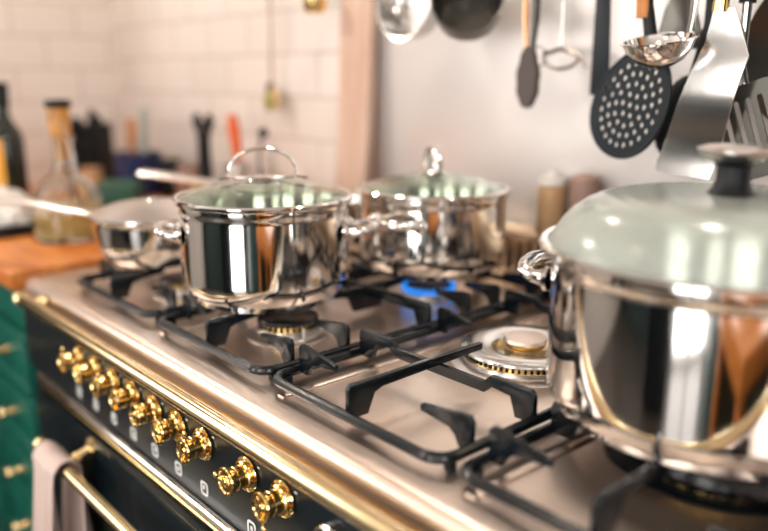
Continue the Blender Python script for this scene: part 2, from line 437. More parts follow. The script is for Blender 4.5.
gc = thing('pan_support', (-.583, GY, H), 'empty cast iron pan support around the wide unlit burner', 'pan support', GR)
grate_parts(gc, True)
dup(gc, (-.290, GY, H), 0, 'cast iron pan support underneath the large stockpot')

# ---------------------------------------------------------------- pots
def pot_body(root, r, h, th=.0018, tight=False, m=steel):
    prof = [(0, 0), (r*.84, 0), (r*.86, .0015), (r*.86, .008), (r*.875, .0095), (r*.93, .011), (r*.985, .020), (r, .034), (r, .037), (r, h-.016), (r, h-.012), (r*1.012, h-.009), (r*1.02, h-.004), (r*1.02, h),
            (r*1.0, h), (r-th*2, h-.01), (r-th*2, .03), (r*.92, .014), (0, .012)]
    if tight: prof[:9] = [(0, 0), (r*.93, 0), (r*.94, .0015), (r*.94, .006), (r*.955, .0075), (r*.975, .010), (r*.995, .017), (r, .024), (r, .027)]
    return MB().lathe(prof, n=96).build('body', m, root)
def glass_lid(name, c, r, dome, label, gl, handle='loop', hdir=0., hs=1., group='glass lids on the pots', ex=2.2, hw_=1.):
    t = thing(name, c, label, 'pot lid', group)
    n = 14; prof = []
    def z(q): return .004+dome*(1-q**ex)
    outer = [(r*.955*q, z(q)) for q in [i/n for i in range(n+1)]]
    inner = [(a, b-.003) for a, b in outer][::-1]
    prof = outer+inner
    MB().lathe(prof, n=96).build('glass', gl, t)
    MB().lathe([(r*.945, .0005), (r*.99, .0), (r, .002), (r*1.0, .0055), (r*.985, .008), (r*.95, .0075)], n=96, closed=True).build('steel_rim', steel, t)
    zt = z(0)
    if handle == 'loop':
        MB().lathe([(0, -.006), (.018, -.006), (.021, 0), (.018, .003), (.010, .006), (0, .006)], (0, 0, zt), n=36).build('handle_base', steel, t)
        pts = []
        for a in arc(17, -12, 192): pts.append((math.cos(R(a))*.034*hs*hw_, 0, zt+.006+.030*hs*max(math.sin(R(a)), -.12)+.004))
        pts = [(.034*hs*hw_+.014, 0, zt+.003)]+pts+[(-.034*hs*hw_-.014, 0, zt+.003)]
        h = MB().tube(pts, .0048*hs, 10, flat=(1.7, .55)).xf(Matrix.Rotation(hdir, 4, 'Z')).build('handle', steel, t)
        MB().box((0, 0, zt+.0035), (.062*hs*hw_, .012, .003), bev=.001).xf(Matrix.Rotation(hdir, 4, 'Z')).build('handle_strap', steel, h)
    else:
        MB().lathe([(0, -.004), (.021, -.004), (.021, 0), (.017, .004), (.0145, .012), (.0145, .024), (.018, .028), (0, .028)], (0, 0, zt), n=36).build('knob_stem', blackp, t)
        MB().lathe([(.010, .026), (.024, .031), (.0315, .037), (.032, .040), (.026, .042), (.012, .043), (0, .0435)], (0, 0, zt), n=48).build('knob', satin, t)
    return t
def loop_handle(root, r, z, ang, w=.040, out=.036, rad=.0055):
    """side handle: bent rod with two flared mounts"""
    M = Matrix.Rotation(ang, 4, 'Z')
    pts = [(r-.002, -w, z), (r+.012, -w, z+.001), (r+out*.8, -w*.86, z+.004), (r+out, -w*.55, z+.005), (r+out+.003, 0, z+.006), (r+out, w*.55, z+.005), (r+out*.8, w*.86, z+.004), (r+.012, w, z+.001), (r-.002, w, z)]
    h = MB().tube(pts, [rad*1.2, rad*.9, rad, rad*1.15, rad*1.2, rad*1.15, rad, rad*.9, rad*1.2], 12).xf(M).build('side_handle', steel, root)
    for s in (-1, 1):
        MB().lathe([(0, -.003), (.012, -.003), (.012, .001), (.008, .004), (.006, .008), (0, .008)], (r*.985, s*w, z), (1, 0, 0), 18).xf(M).build('handle_mount', steel, h)
# pot 1: main casserole
P1 = (-.924, .592, H+GZ+.0005)
t = thing('casserole_pot', P1, 'polished steel casserole in sharp focus with an arched handle on its glass lid', 'pot', 'steel casseroles')
pot_body(t, .1168, .136)
tocam = lambda c: math.atan2(-c[1], -c[0])
perp = tocam(P1)
loop_handle(t, .1168, .096, perp+R(80), .036, .034, .0058)
loop_handle(t, .1168, .096, perp-R(88), .034, .027, .0058)
glass_lid('pot_lid', (P1[0], P1[1], P1[2]+.1365), .1235, .024, 'domed glass lid with arched steel handle on the middle casserole', glass, 'loop', perp+R(90), 1.12, hw_=1.22)
# pot 2: on the lit burner behind
P2 = (-.888, .888, H+GZ+.0005)
t = thing('casserole_pot', P2, 'steel casserole on the burner with the blue flame, by the splashback', 'pot', 'steel casseroles')
pot_body(t, .117, .124)
p2 = tocam(P2)
loop_handle(t, .117, .088, p2+R(-28), .040, .034, .006); loop_handle(t, .117, .088, p2+R(152), .040, .034, .006)
glass_lid('pot_lid', (P2[0], P2[1], P2[2]+.1245), .1225, .026, 'glass lid on the casserole over the blue flame, its handle seen end-on', glass, 'loop', p2+R(12), 1.0)
# big stockpot
P3 = (-.316, .690, H+GZ+.0005)
t = thing('stockpot', P3, 'very large polished steel stockpot blurred in the right foreground', 'pot')
pot_body(t, .1535, .148, tight=True)
p3 = tocam(P3)
loop_handle(t, .1535, .112, p3-R(100), .045, .030, .007); loop_handle(t, .1535, .118, p3+R(80), .045, .040, .007)
glass_lid('pot_lid', (P3[0], P3[1], P3[2]+.1485), .166, .050, 'large steamed-up glass lid with mushroom knob on the foreground stockpot', steamglass, 'knob', ex=6.5)
# saucepans at the left with long handles
def saucepan(loc, r, h, hang, hl, label, hz=.0, hw=.011):
    t = thing('saucepan', loc, label, 'saucepan', 'steel saucepans')
    prof = [(0, 0), (r*.66, 0), (r*.70, .003), (r*.82, .013), (r*.93, .036), (r*.935, .039), (r*.968, h-.011), (r*.97, h-.008), (r*1.03, h), (r*1.03, h+.002), (r*.95, h-.003), (r*.90, .036), (r*.76, .014), (0, .006)]
    MB().lathe(prof, n=72).build('body', steel, t)
    M = Matrix.Rotation(hang, 4, 'Z')
    pts = [(r*.96, 0, h-.014), (r+.02, 0, h-.010+hz*.1), (r+hl*.5, 0, h+hz*.6), (r+hl, 0, h+hz)]
    MB().tube(pts, [hw*.8, hw*.8, hw, hw*1.1], 14, flat=(1., .35)).xf(M).build('long_handle', satin, t)
    return t
A4 = (-1.228, .570, H+GZ+.0005)
saucepan(A4, .102, .080, math.atan2(.405-.545, -1.50+1.222), .34, 'steel saucepan at the left edge of the hob, its flat handle pointing left', .004, .019)
saucepan((-1.172, .868, H+GZ+.0005), .090, .082, math.atan2(-.17, -.33), .30, 'saucepan hidden behind the middle casserole, only its pale handle showing', .030, .019)

t = thing('pot_lid', (A4[0], A4[1], A4[2]+.0825), 'pale opaque steel lid on the saucepan at the left edge of the hob', 'pot lid')
MB().lathe([(0, .020), (.03, .0195), (.07, .014), (.098, .004), (.106, .002), (.106, .0), (.096, .001), (.07, .011), (.03, .0165), (0, .017)], n=72).build('lid_disc', satin, t)
MB().lathe([(0, .018), (.010, .0185), (.011, .021), (.008, .0235), (0, .024)], n=28).build('lid_button', satin, t)

# ---------------------------------------------------------------- towel
def towel():
    bm = bmesh.new(); r = .018; nx = 22; rows = []
    path = []
    for i in range(15): path.append(('b', (TY+r+.004, TZ-.20+.20*i/14)))
    for a in arc(9, 10, 170): path.append(('r', (TY+r*math.cos(R(a)), TZ-.004+r*math.sin(R(a)))))
    for i in range(26): path.append(('f', (TY-r-.002, TZ-.30*i/25)))
    for kind, (y, z) in path:
        row = []
        d = max(0, (TZ-z))
        for j in range(nx+1):
            u = j/nx; x = -1.203+.094*u
            spread = 1+d*(2.2 if kind == 'b' else 1.0); x = -1.160+(x+1.160)*spread
            amp = min(d*.09, .012)
            yy = y+amp*math.sin(u*17+1)+(.5*amp*math.sin(u*31) if kind == 'f' else 0) + (-d*.03 if kind == 'f' else .0)
            if kind == 'b': yy = min(yy, .388)
            row.append(bm.verts.new((x-L.x*0, yy, z+.002*math.sin(u*9))))
        rows.append(row)
    for A, B in zip(rows, rows[1:]):
        for j in range(nx): bm.faces.new((A[j], A[j+1], B[j+1], B[j]))
    me = bpy.data.meshes.new('tea_towel'); bm.to_mesh(me); bm.free()
    o = fin(me, 'tea_towel', cloth, None, 80)
    m = o.modifiers.new('t', 'SOLIDIFY'); m.thickness = .003; m.offset = 0
    m = o.modifiers.new('s', 'SUBSURF'); m.levels = 1; m.render_levels = 1
    return o
tag(towel(), 'pale pinkish tea towel draped over the brass oven rail', 'towel')

# ---------------------------------------------------------------- left counter run
cab = thing('drawer_cabinet', (-2.62, .42, 0), 'green drawer cabinet with brass knobs left of the range', 'cabinet')
Lc = Vector((-2.62, .42, 0))
def Wc(mb): return mb.xf(Matrix.Translation(-Lc))
Wc(MB().b2((-2.62, .432, .08), (-1.447, 1.115, .875), .002)).build('carcass', green, cab)
Wc(MB().b2((-2.62, .48, 0), (-1.447, 1.1, .08))).build('plinth', blackp, cab)
for col, (xa, xb) in enumerate(((-1.735, -1.452), (-2.15, -1.745))):
    for i, (za, zb) in enumerate(((.665, .785), (.535, .655), (.405, .525), (.285, .395))):
        d = Wc(MB().b2((xa, .414, za), (xb, .434, zb), .002)).build('drawer', green, cab)
        # raised frame moulding
        fm = MB(); w = .016
        fm.b2((xa+.004, .407, za+.004), (xb-.004, .416, za+.004+w), .003); fm.b2((xa+.004, .407, zb-.004-w), (xb-.004, .416, zb-.004), .003)
        fm.b2((xa+.004, .407, za+.004+w), (xa+.004+w, .416, zb-.004-w), .003); fm.b2((xb-.004-w, .407, za+.004+w), (xb-.004, .416, zb-.004-w), .003)
        Wc(fm).build('drawer_moulding', green, d)
        Wc(MB().lathe([(0, -.002), (.013, -.002), (.013, .002), (.0065, .005), (.005, .014), (.009, .018), (.0125, .024), (.011, .030), (.005, .033), (0, .0335)], ((xa+xb)/2, .414, (za+zb)/2), (0, -1, 0), 24)).build('drawer_knob', brass_rail, d)
    Wc(MB().b2((xa, .414, .795), (xb, .434, .868), .002)).build('drawer_front', green, cab)
tag(MB().b2((-2.625, .395, .876), (-1.446, 1.116, .912), .004).build('worktop', wood, None), 'orange oiled wooden worktop left of the range', 'worktop')
CT = .9125
# ---------------------------------------------------------------- things on the counter
def bottle_prof(r, h, neck, hn, sh=.05):
    return [(0, 0), (r*.95, 0), (r, .006), (r, h-hn-sh), (r*.92, h-hn-sh*.6), (r*.55, h-hn-sh*.15), (neck, h-hn+.01), (neck, h-.012), (neck*1.2, h-.010), (neck*1.2, h-.002), (neck*.9, h), (0, h)]
b = thing('wine_bottle', (-2.04, .582, CT), 'tall dark wine bottle with an orange label at the far left', 'bottle')
MB().lathe(bottle_prof(.040, .32, .0145, .085), n=40).build('glass', darkglass, b)
lb = MB()
for k_ in range(12):
    a0, a1 = R(-112+7*k_), R(-105+7*k_); lb.prism([(.0403*math.cos(a0), .0403*math.sin(a0), .04), (.0403*math.cos(a1), .0403*math.sin(a1), .04), (.0403*math.cos(a1), .0403*math.sin(a1), .19), (.0403*math.cos(a0), .0403*math.sin(a0), .19)], (.0007*math.cos(a0), .0007*math.sin(a0), 0))
lb.build('label', label_o, b)
MB().lathe([(.0152, .262), (.0158, .262), (.0182, .318), (.0170, .3215), (0, .3215)], n=32).build('capsule', blackp, b)
# decanter
d = thing('oil_decanter', (-1.675, .585, CT), 'squat clear glass decanter of golden oil with amber neck and dark stopper', 'decanter')
MB().lathe([(0, 0), (.056, 0), (.062, .008), (.063, .050), (.058, .085), (.040, .115), (.019, .135), (.015, .150), (.015, .195), (.018, .200), (.012, .200), (.012, .150), (.017, .132), (.037, .112), (.055, .084), (.060, .05), (.059, .010), (0, .005)], n=48).build('glass', clear, d)
MB().lathe([(0, .007), (.057, .0115), (.058, .050), (.0555, .072), (0, .072)], n=48).build('oil', oil, d, label='golden oil inside')
MB().lathe([(0, .155), (.0115, .155), (.0115, .2005), (.0175, .204), (.0185, .255), (.0175, .258), (0, .258)], n=28).build('neck_sleeve', cork, d, label='amber cork-coloured neck')
MB().lathe([(0, .258), (.021, .258), (.022, .262), (.021, .272), (0, .274)], n=28).build('stopper', blackp, d, label='black stopper')
MB().tube([(.018, -.02, .235), (.026, -.02, .250), (.034, -.01, .235), (.036, 0, .200), (.052, 0, .120)], .004, 10).build('handle', clear, d)
d.scale = (1.2, 1.2, 1.06)
# low black tray shape giving the dark band under the pan handle
t = thing('dark_band_tray', (-1.985, .515, CT), 'low black tray shape forming a dark band on the wooden worktop', 'tray')
MB().prism([(-.0, -.05, 0), (.22, -.05, 0), (.22, .07, 0), (-.0, .07, 0)], (0, 0, .003)).build('tray_base', blackp, t)
tb = MB(); tb.b2((0, -.053, 0), (.22, -.05, .026), .001); tb.b2((0, .07, 0), (.22, .073, .026), .001); tb.b2((-.003, -.053, 0), (0, .073, .026), .001); tb.b2((.22, -.053, 0), (.223, .073, .026), .001)
tb.build('tray_rim', blackp, t)
# crumpled white cloth
def lump(name, c, rad, sc, m, seed, amp=.25, lab=None, cat=None):
    bm = bmesh.new(); bmesh.ops.create_icosphere(bm, subdivisions=4, radius=rad)
    rnd = random.Random(seed); dirs = [Vector((rnd.gauss(0, 1), rnd.gauss(0, 1), rnd.gauss(0, 1))).normalized() for _ in range(9)]
    for v in bm.verts:
        n_ = v.co.normalized(); f_ = 1+amp*sum(abs(math.sin(5*n_.dot(q)+i)) for i, q in enumerate(dirs))/9-amp*.5
        v.co = Vector((v.co.x*sc[0], v.co.y*sc[1], max(v.co.z*sc[2], -rad*sc[2]*.55)))*f_
    zmin = min(v.co.z for v in bm.verts)
    for v in bm.verts: v.co.z = max(v.co.z, zmin*.8)-zmin*.8
    me = bpy.data.meshes.new(name); bm.to_mesh(me); bm.free()
    o = fin(me, name, m, None, 60); o.location = c
    return tag(o, lab, cat)
lump('crumpled_cloth', (-1.875, .525, CT+.0035), .052, (1.6, .85, 1.05), whitecloth, 11, .7, 'crumpled white cloth bundle on the black tray beside the glass decanter', 'cloth')
# knife block
kb = thing('knife_block', (-2.47, .965, CT), 'black knife block against the tiled wall behind the decanter', 'knife block')
MB().box((0, 0, .10), (.060, .11, .185), (0, 0, .5), bev=.006).build('block', blackp, kb)
for i in range(4):
    MB().box((-.018+.012*i, .004*i, .205-.008*i), (.010, .018, .06), (0, .12, .5), bev=.004).build('knife_handle', greyp, kb)
# steel kettle-like black grinder next to the block
g = thing('pepper_grinder', (-2.34, .865, CT), 'slim black pepper grinder in front of the knife block', 'grinder')
MB().lathe([(0, 0), (.026, 0), (.027, .02), (.020, .06), (.022, .12), (.025, .15), (.012, .16), (.022, .175), (.024, .20), (.012, .218), (0, .22)], n=28).build('mill_body', blackp, g)
# tan jar
j = thing('spice_jar', (-2.27, .870, CT), 'small tan jar between the decanter and the navy crock', 'jar')
MB().lathe([(0, 0), (.030, 0), (.034, .01), (.034, .055), (.028, .068), (.026, .068), (.026, .012), (0, .010)], n=32).build('jar_body', tan, j)
MB().lathe([(0, .066), (.029, .066), (.030, .078), (0, .080)], n=32).build('lid', tan, j)
# green tin in front
g = thing('storage_tin', (-2.05, .86, CT), 'long low dark green tin in front of the navy crock', 'tin')
MB().box((0, 0, .026), (.15, .10, .050), (0, 0, -.55), bev=.005).build('tin_body', greent, g)
MB().box((0, 0, .054), (.154, .104, .010), (0, 0, -.55), bev=.003).build('lid', greent, g)
# navy crock with utensils
cr = thing('utensil_crock', (-2.20, .985, CT), 'navy blue crock holding cooking tools by the wall', 'crock')
MB().lathe([(0, 0), (.060, 0), (.066, .008), (.068, .115), (.070, .120), (.064, .120), (.062, .012), (0, .010)], n=44).build('crock_body', blue, cr)
s = thing('wooden_spatula', (-2.205, .975, CT+.012), 'orange wooden spatula standing in the navy crock', 'spatula')
MB().tube([(0, 0, 0), (-.012, 0, .13)], .006, 10).prism([(-.030, -.003, .12), (.008, -.003, .12), (.016, -.003, .205), (-.030, -.003, .200)], (0, .006, 0), .001).build('spatula_body', woodh, s)
s = thing('silicone_spatula', (-2.165, .985, CT+.012), 'grey-green silicone spatula leaning in the navy crock', 'spatula')
MB().tube([(0, 0, 0), (.008, 0, .12)], .006, 10).build('shaft', sage, s)
MB().prism([(-.016, -.004, .10), (.024, -.004, .10), (.036, -.004, .225), (.026, -.004, .240), (.004, -.004, .225)], (0, .008, 0), .002).build('blade', sage, s)
# dark jar, brown jars, lemon
j = thing('dark_jar', (-2.10, 1.035, CT), 'small black jar right beside the navy crock', 'jar')
MB().lathe([(0, 0), (.032, 0), (.034, .01), (.034, .08), (.026, .092), (.026, .105), (0, .106)], n=32).build('jar_body', blackp, j)
j = thing('brown_jar', (-2.02, 1.05, CT), 'brown ceramic jar between black jar and lemon', 'jar')
MB().lathe([(0, 0), (.034, 0), (.038, .01), (.040, .06), (.030, .085), (.030, .095), (0, .097)], n=32).build('jar_body', redb, j)
l_ = MB().ball((0, 0, .03), .03, (1.25, 1, 1)); l_.build('lemon', lemon, None, loc=(-1.945, 1.055, CT)); tag(bpy.data.objects['lemon'], 'yellow lemon beside the black corkscrew', 'lemon')
# corkscrew standing on a block (Y-shaped)
c = thing('winged_corkscrew', (-1.87, 1.02, CT), 'black winged corkscrew standing upright with its arms raised', 'corkscrew')
MB().lathe([(0, 0), (.028, 0), (.030, .01), (.022, .03), (.018, .10), (.016, .175), (.020, .185), (.012, .20), (0, .20)], n=28).build('stem', blackp, c)
for sgn in (-1, 1):
    MB().tube([(sgn*.010, 0, .175), (sgn*.022, 0, .198), (sgn*.036, 0, .222), (sgn*.030, 0, .240)], [.008, .010, .012, .008], 12).build('arm', blackp, c)
MB().tube([(-.014, 0, .222), (-.008, 0, .212), (.008, 0, .212), (.014, 0, .222)], .006, 10).build('turn_key', blackp, c)
# orange handled brush in a jar
j = thing('steel_beaker', (-1.72, 1.03, CT), 'steel beaker behind the middle casserole holding an orange tool', 'beaker')
MB().lathe([(0, 0), (.034, 0), (.036, .005), (.036, .12), (.034, .12), (.034, .008), (0, .006)], n=32).build('cup', satin, j)
s = thing('orange_peeler', (-1.72, 1.03, CT+.008), 'orange handled tool standing in the steel beaker', 'kitchen tool')
MB().tube([(.006, 0, 0), (0, 0, .13)], .004, 10).build('shaft', satin, s)
MB().tube([(.0, 0, .12), (-.005, 0, .16), (-.014, 0, .205), (-.02, 0, .235)], [.010, .013, .015, .009], 14).build('handle', orange, s)

# ---------------------------------------------------------------- hanging rail (above the frame) and its tools
RY, RZ = 1.06, 1.62
hg = thing('utensil_rail', (-1.45, RY, RZ), 'steel rail for hanging tools, above the splashback', 'rail')
MB().tube([(-.25, 0, 0), (1.45, 0, 0)], .007, 14).build('rail_bar', satin, hg)
for x in (-.2, .6, 1.4): MB().tube([(x, 0, 0), (x, .058, 0)], .006, 10).build('rail_bracket', satin, hg)
def hook(mb, x, y, z):   # small ring over the rail, in local coordinates of a tool rooted at (x,y,z)
    pts = [(0+.0, RY-y+.012*math.cos(R(a)), RZ-z+.012*math.sin(R(a))) for a in arc(13, -90, 180)]
    return pts
def hanger(root, loc, top, m, r=.003):
    """wire from the tool's top to a hook over the rail"""
    x, y, z = loc
    p = [Vector(top), Vector((top[0]*.3, RY-y-.013, RZ-z-.03)), ]+[Vector((0, RY-y+.0115*math.cos(R(a)), RZ-z+.0115*math.sin(R(a)))) for a in arc(9, 180, -30)]
    MB().tube(p, r, 8).build('hook', m, root)
# tongs
T = (-.819, 1.03, 1.20)
t = thing('tongs', T, 'dark serrated tongs hanging closed beside the wire trivet', 'tongs')
for s in (-1, 1):
    MB().tube([(s*.004, 0, .07), (s*.010, 0, .14), (s*.012, 0, .26), (s*.006, 0, .34)], [.005, .009, .009, .008] if s > 0 else [.004, .006, .006, .006], 10, flat=(1, .6)).build('arm', darkpan if s > 0 else copper, t)
out = []
for i in range(40):
    a = 2*PI*i/40; w = .0185*(1+.07*math.sin(9*a)); out.append((w*math.cos(a)*(1-.25*math.sin(a) if math.sin(a) > 0 else 1), .047*math.sin(a)))
M_ = Matrix.Translation((0, 0, .047)) @ Matrix.Rotation(R(90), 4, 'X')
plate('tongs_tip', [out], .010, mat('brown_nylon', (.06, .042, .035), .45), t, M_, .0015)
hanger(t, T, (0, 0, .335), satin)
# wire trivet / whisk thing
T = (-.790, 1.075, 1.28)
t = thing('wire_trivet', T, 'small blurred wire trivet hanging on the splashback right of the tongs', 'trivet')
mb = MB()
mb.tube([(.035*math.cos(R(a))-.0, 0, .020*math.sin(R(a))) for a in arc(19, 150, 380)], .0028, 8)
mb.tube([(-.045+.016*math.cos(R(a)), 0, .016*math.sin(R(a))) for a in arc(15, 0, 340)], .0022, 8)
mb.tube([(.050, 0, -.018), (.040, 0, -.004), (.020, 0, .006), (0, 0, .012), (-.03, 0, .004)], .004, 8)
mb.tube([(0, 0, .010), (0, 0, .11), (0, 0, .30)], .0025, 8)
mb.build('wire_frame', steel_dk, t); hanger(t, T, (0, 0, .30), satin)
# dark turner (blue-grey)
T = (-.690, 1.04, 1.222)
t = thing('dark_spatula', T, 'long narrow dark grey spatula hanging left of the skimmer', 'spatula')
MB().prism([(-.017, -.003, .0), (.014, -.003, -.004), (.012, -.003, .16), (-.010, -.003, .16)], (0, .006, 0), .001).xf(Matrix.Rotation(R(-2), 4, 'Y')).build('blade', greyp, t)
MB().tube([(-.004, 0, .15), (-.008, 0, .34)], .006, 10).build('shaft', greyp, t); hanger(t, T, (-.008, 0, .34), satin)
# skimmer: black, pierced, wooden handle
T = (-.604, .985, 1.212)
t = thing('skimmer', T, 'black oval skimmer pierced with round holes, hanging from a wooden handle', 'skimmer')
a_, b_ = .0545, .076
ol = [(a_*math.cos(2*PI*i/56)*(1+.10*math.sin(2*PI*i/56)*-1), b_*math.sin(2*PI*i/56)) for i in range(56)]
polys = [ol]
for ring, cnt in ((0, 1), (.013, 6), (.0245, 12), (.036, 18), (.0475, 24)):
    for k_ in range(cnt):
        a = 2*PI*k_/cnt+ring*9; cx_, cy_ = ring*math.cos(a)*.88, ring*math.sin(a)*1.22-.002
        polys.append([(cx_+.0038*math.cos(2*PI*q/10), cy_+.0048*math.sin(2*PI*q/10)) for q in range(10)][::-1])
TL = R(-24)
M_ = Matrix.Rotation(TL*-1, 4, 'Y') @ Matrix.Rotation(R(90), 4, 'X')
plate('pierced_head', polys, .003, greyp, t, M_, .0008)
rim = [Vector((x_*1.0, 0, y_)) for x_, y_ in ol]
MB().tube(rim, .0032, 8, closed=True).xf(Matrix.Rotation(-TL, 4, 'Y')).build('head_rim', greyp, t)
MB().tube([(.026, 0, .060), (.024, -.002, .09), (.018, -.004, .125), (.014, -.006, .150)], [.011, .009, .008, .009], 12).build('neck', blackp, t)
MB().tube([(.014, -.006, .112), (.012, -.006, .20), (.010, -.006, .28)], [.010, .011, .008], 14).build('handle', woodh, t, label='orange wooden handle')
hanger(t, T, (.004, -.006, .275), satin)
# ladle
T = (-.544, .950, 1.258)
t = thing('ladle', T, 'polished steel ladle bowl hanging in front of the skimmer neck', 'ladle')
M_ = Matrix.Rotation(R(12), 4, 'X')
MB().lathe([(0, 0), (.016, .003), (.030, .011), (.041, .025), (.045, .036), (.0475, .0365), (.0475, .038), (.0435, .0375), (.0395, .0255), (.029, .013), (.015, .005), (0, .002)], n=56).xf(M_).build('bowl', steel, t)
MB().tube([(.012, .043, .036), (.014, .046, .06), (.014, .05, .10)], [.006, .005, .006], 10, flat=(1.5, .6)).build('shaft', steel, t)
MB().tube([(.014, .05, .095), (.014, .055, .15), (.012, .060, .22)], [.008, .010, .007], 12).build('handle', woodh, t, label='orange wooden handle')
hanger(t, T, (.012, .062, .215), satin)
# serving spoon behind
T = (-.575, 1.045, 1.285)
t = thing('potato_masher', T, 'dull steel masher head hanging behind the ladle', 'masher')
MB().prism([(-.035, -.002, .0), (.040, -.002, .0), (.022, -.002, .058), (.006, -.002, .085), (-.006, -.002, .085), (-.022, -.002, .055)], (0, .004, 0), .001).build('head', darkpan, t)
MB().tube([(0, 0, .08), (0, 0, .20), (0, 0, .28)], [.005, .008, .007], 12).build('handle', woodh, t); hanger(t, T, (0, 0, .275), satin)
# dark slotted spoon head hanging just behind the skimmer (right edge)
T = (-.555, 1.03, 1.195)
t = thing('black_spoon', T, 'plain black spoon hanging between the skimmer and the wide steel turner', 'spoon')
MB().ball((0, 0, 0), .04, (.85, .16, 1.45), 24).xf(Matrix.Rotation(R(18), 4, 'Y')).build('bowl', blackp, t)
MB().tube([(.014, 0, .05), (.03, 0, .12), (.03, 0, .30)], .006, 10).build('shaft', blackp, t); hanger(t, T, (.03, 0, .30), satin)
# wide steel turner
T = (-.505, .965, 1.12)
t = thing('fish_turner', T, 'wide polished steel turner blade with angled corners hanging at the right', 'spatula')
s_ = .965
pts = [(-.506, 1.335), (-.4795, 1.331), (-.4540, 1.273), (-.4850, 1.135), (-.4905, 1.1165), (-.5630, 1.1205), (-.5680, 1.1240), (-.5690, 1.1310), (-.5330, 1.232), (-.5130, 1.290)]
pts = [((x_*s_-T[0]), (1.25+(z_-1.25)*s_-T[2])) for x_, z_ in pts]
plate('blade', [pts], .0018, mat('turner_steel', (.84, .80, .77), .16, 1, bump=((9, 9, 4), .5)), t, Matrix.Rotation(R(90), 4, 'X'), .0004)
bl = bpy.data.objects[[o.name for o in t.children if o.name.startswith('blade')][0]].data
bm = bmesh.new(); bm.from_mesh(bl)
for i in range(1, 24): bmesh.ops.bisect_plane(bm, geom=bm.verts[:]+bm.edges[:]+bm.faces[:], plane_co=(0, 0, .215*i/24), plane_no=(0, 0, 1))
for v in bm.verts: v.co.y += .0045*math.sin(v.co.z/.215*2*PI*1.25+.6)
bm.to_mesh(bl); bm.free(); bl.polygons.foreach_set('use_smooth', [True]*len(bl.polygons)); bl.set_sharp_from_angle(angle=R(30))
MB().tube([(.026, 0, .205), (.027, 0, .225)], [.010, .009], 14).build('ferrule', brass, t)
MB().tube([(.027, 0, .222), (.027, .004, .29), (.026, .01, .36)], [.011, .013, .008], 14).build('handle', woodh, t, label='orange wooden handle')
hanger(t, T, (.026, .01, .355), satin)
# slotted turner at the right edge
T = (-.440, .985, 1.185)
t = thing('slotted_turner', T, 'dark slotted metal turner hanging at the right edge of the photo', 'spatula')
ol = rrect(.085, .115, .018); polys = [ol]
for i in range(5): polys.append([(p[0]-.030+.015*i, p[1]) for p in rrect(.0075, .082, .0035)][::-1])
M_ = Matrix.Translation((.01, 0, .0)) @ Matrix.Rotation(R(-20), 4, 'Y') @ Matrix.Rotation(R(90), 4, 'X')
plate('slotted_blade', polys, .002, darkpan, t, M_, .0004)
MB().tube([(-.010, 0, .054), (-.016, 0, .08), (-.016, 0, .16)], [.006, .005, .006], 10).build('shaft', steel, t)
MB().tube([(-.016, 0, .15), (-.016, .004, .25), (-.016, .01, .31)], [.010, .012, .008], 12).build('handle', blackp, t); hanger(t, T, (-.016, .01, .305), satin)
# frying pan hanging flat against the splashback, right edge
T = (-.385, 1.075, 1.28)
t = thing('frying_pan', T, 'dark frying pan hanging flat behind the slotted turner', 'frying pan')
MB().lathe([(0, 0), (.085, 0), (.105, .030), (.108, .031), (.107, .033), (.084, .003), (0, .003)], (0, .02, 0), (0, -1, 0), 56).build('pan_body', darkpan, t)
MB().tube([(0, -.005, .10), (0, -.012, .16), (0, -.010, .28)], [.008, .009, .010], 12, flat=(1.4, .6)).build('handle', blackp, t); hanger(t, T, (0, -.010, .275), satin)
t = thing('reflection_board', (-1.318, 1.0635, .9865), 'pale brown board standing in for a reflection, leaning against the splashback beside the tiles', 'reflection stand-in')  # board added in place of the brown reflection in the splashback
plate('board_panel', [rrect(.098, .50, .02)], .018, mat('board_reflection_brown', (.70, .50, .40), .5, 0, var=((14, 14, 3), (.50, .30, .21))), t, Matrix.Translation((0, .022, .252)) @ Matrix.Rotation(R(90), 4, 'X') @ Matrix.Rotation(R(-3), 4, 'X'), .001)
t = thing('tan_reflection_standin', (-.800, 1.082, .9875), 'tan canister for a splashback reflection, on the back ledge left of the stockpot lid', 'standin')  # solid shape added in place of a blurred pot reflection in the steel
MB().lathe([(0, 0), (.021, 0), (.023, .004), (.023, .080), (.020, .084), (0, .084)], n=32).build('standin_body', tan, t)
MB().lathe([(0, .0845), (.024, .0845), (.024, .096), (.008, .099), (.007, .106), (0, .107)], n=32).build('lid', whitecloth, t, label='whitish part of the reflection')
t = thing('dark_reflection_standin', (-.735, 1.082, .9875), 'dark canister for a splashback reflection, just behind the stockpot lid on the ledge', 'standin')  # second added shape, for the dark part of that reflection
MB().lathe([(0, 0), (.021, 0), (.023, .004), (.023, .100), (.020, .104), (.010, .108), (0, .108)], n=32).build('standin_body', redb, t)
# two small pans at the top centre
def hung_pan(name, T, r, m, label, tilt, rz):
    t = thing(name, T, label, 'pan', 'small pans hanging above the casseroles')
    M_ = Matrix.Rotation(R(rz), 4, 'Z') @ Matrix.Rotation(R(tilt), 4, 'X')
    MB().lathe([(0, 0), (r*.78, 0), (r*.92, .01), (r, .045), (r*1.03, .046), (r*1.03, .048), (r*.97, .047), (r*.88, .013), (r*.75, .003), (0, .003)], (0, .02, 0), (0, -1, 0), 56).xf(M_).build('pan_body', m, t)
    MB().tube([(0, -.015, r*.98), (.0, -.015, r+.06), (0, -.005, r+.17)], [.006, .007, .008], 12, flat=(1.3, .6)).build('handle', m, t); hanger(t, T, (0, -.005, r+.165), satin)
    return t
hung_pan('milk_pan', (-1.050, 1.0, 1.378), .071, steel_dk, 'small polished steel pan hanging above the casseroles', -8, 0)
hung_pan('frying_pan', (-.925, 1.0, 1.356), .058, darkpan, 'small dark pan hanging right of the polished one', -30, 40)
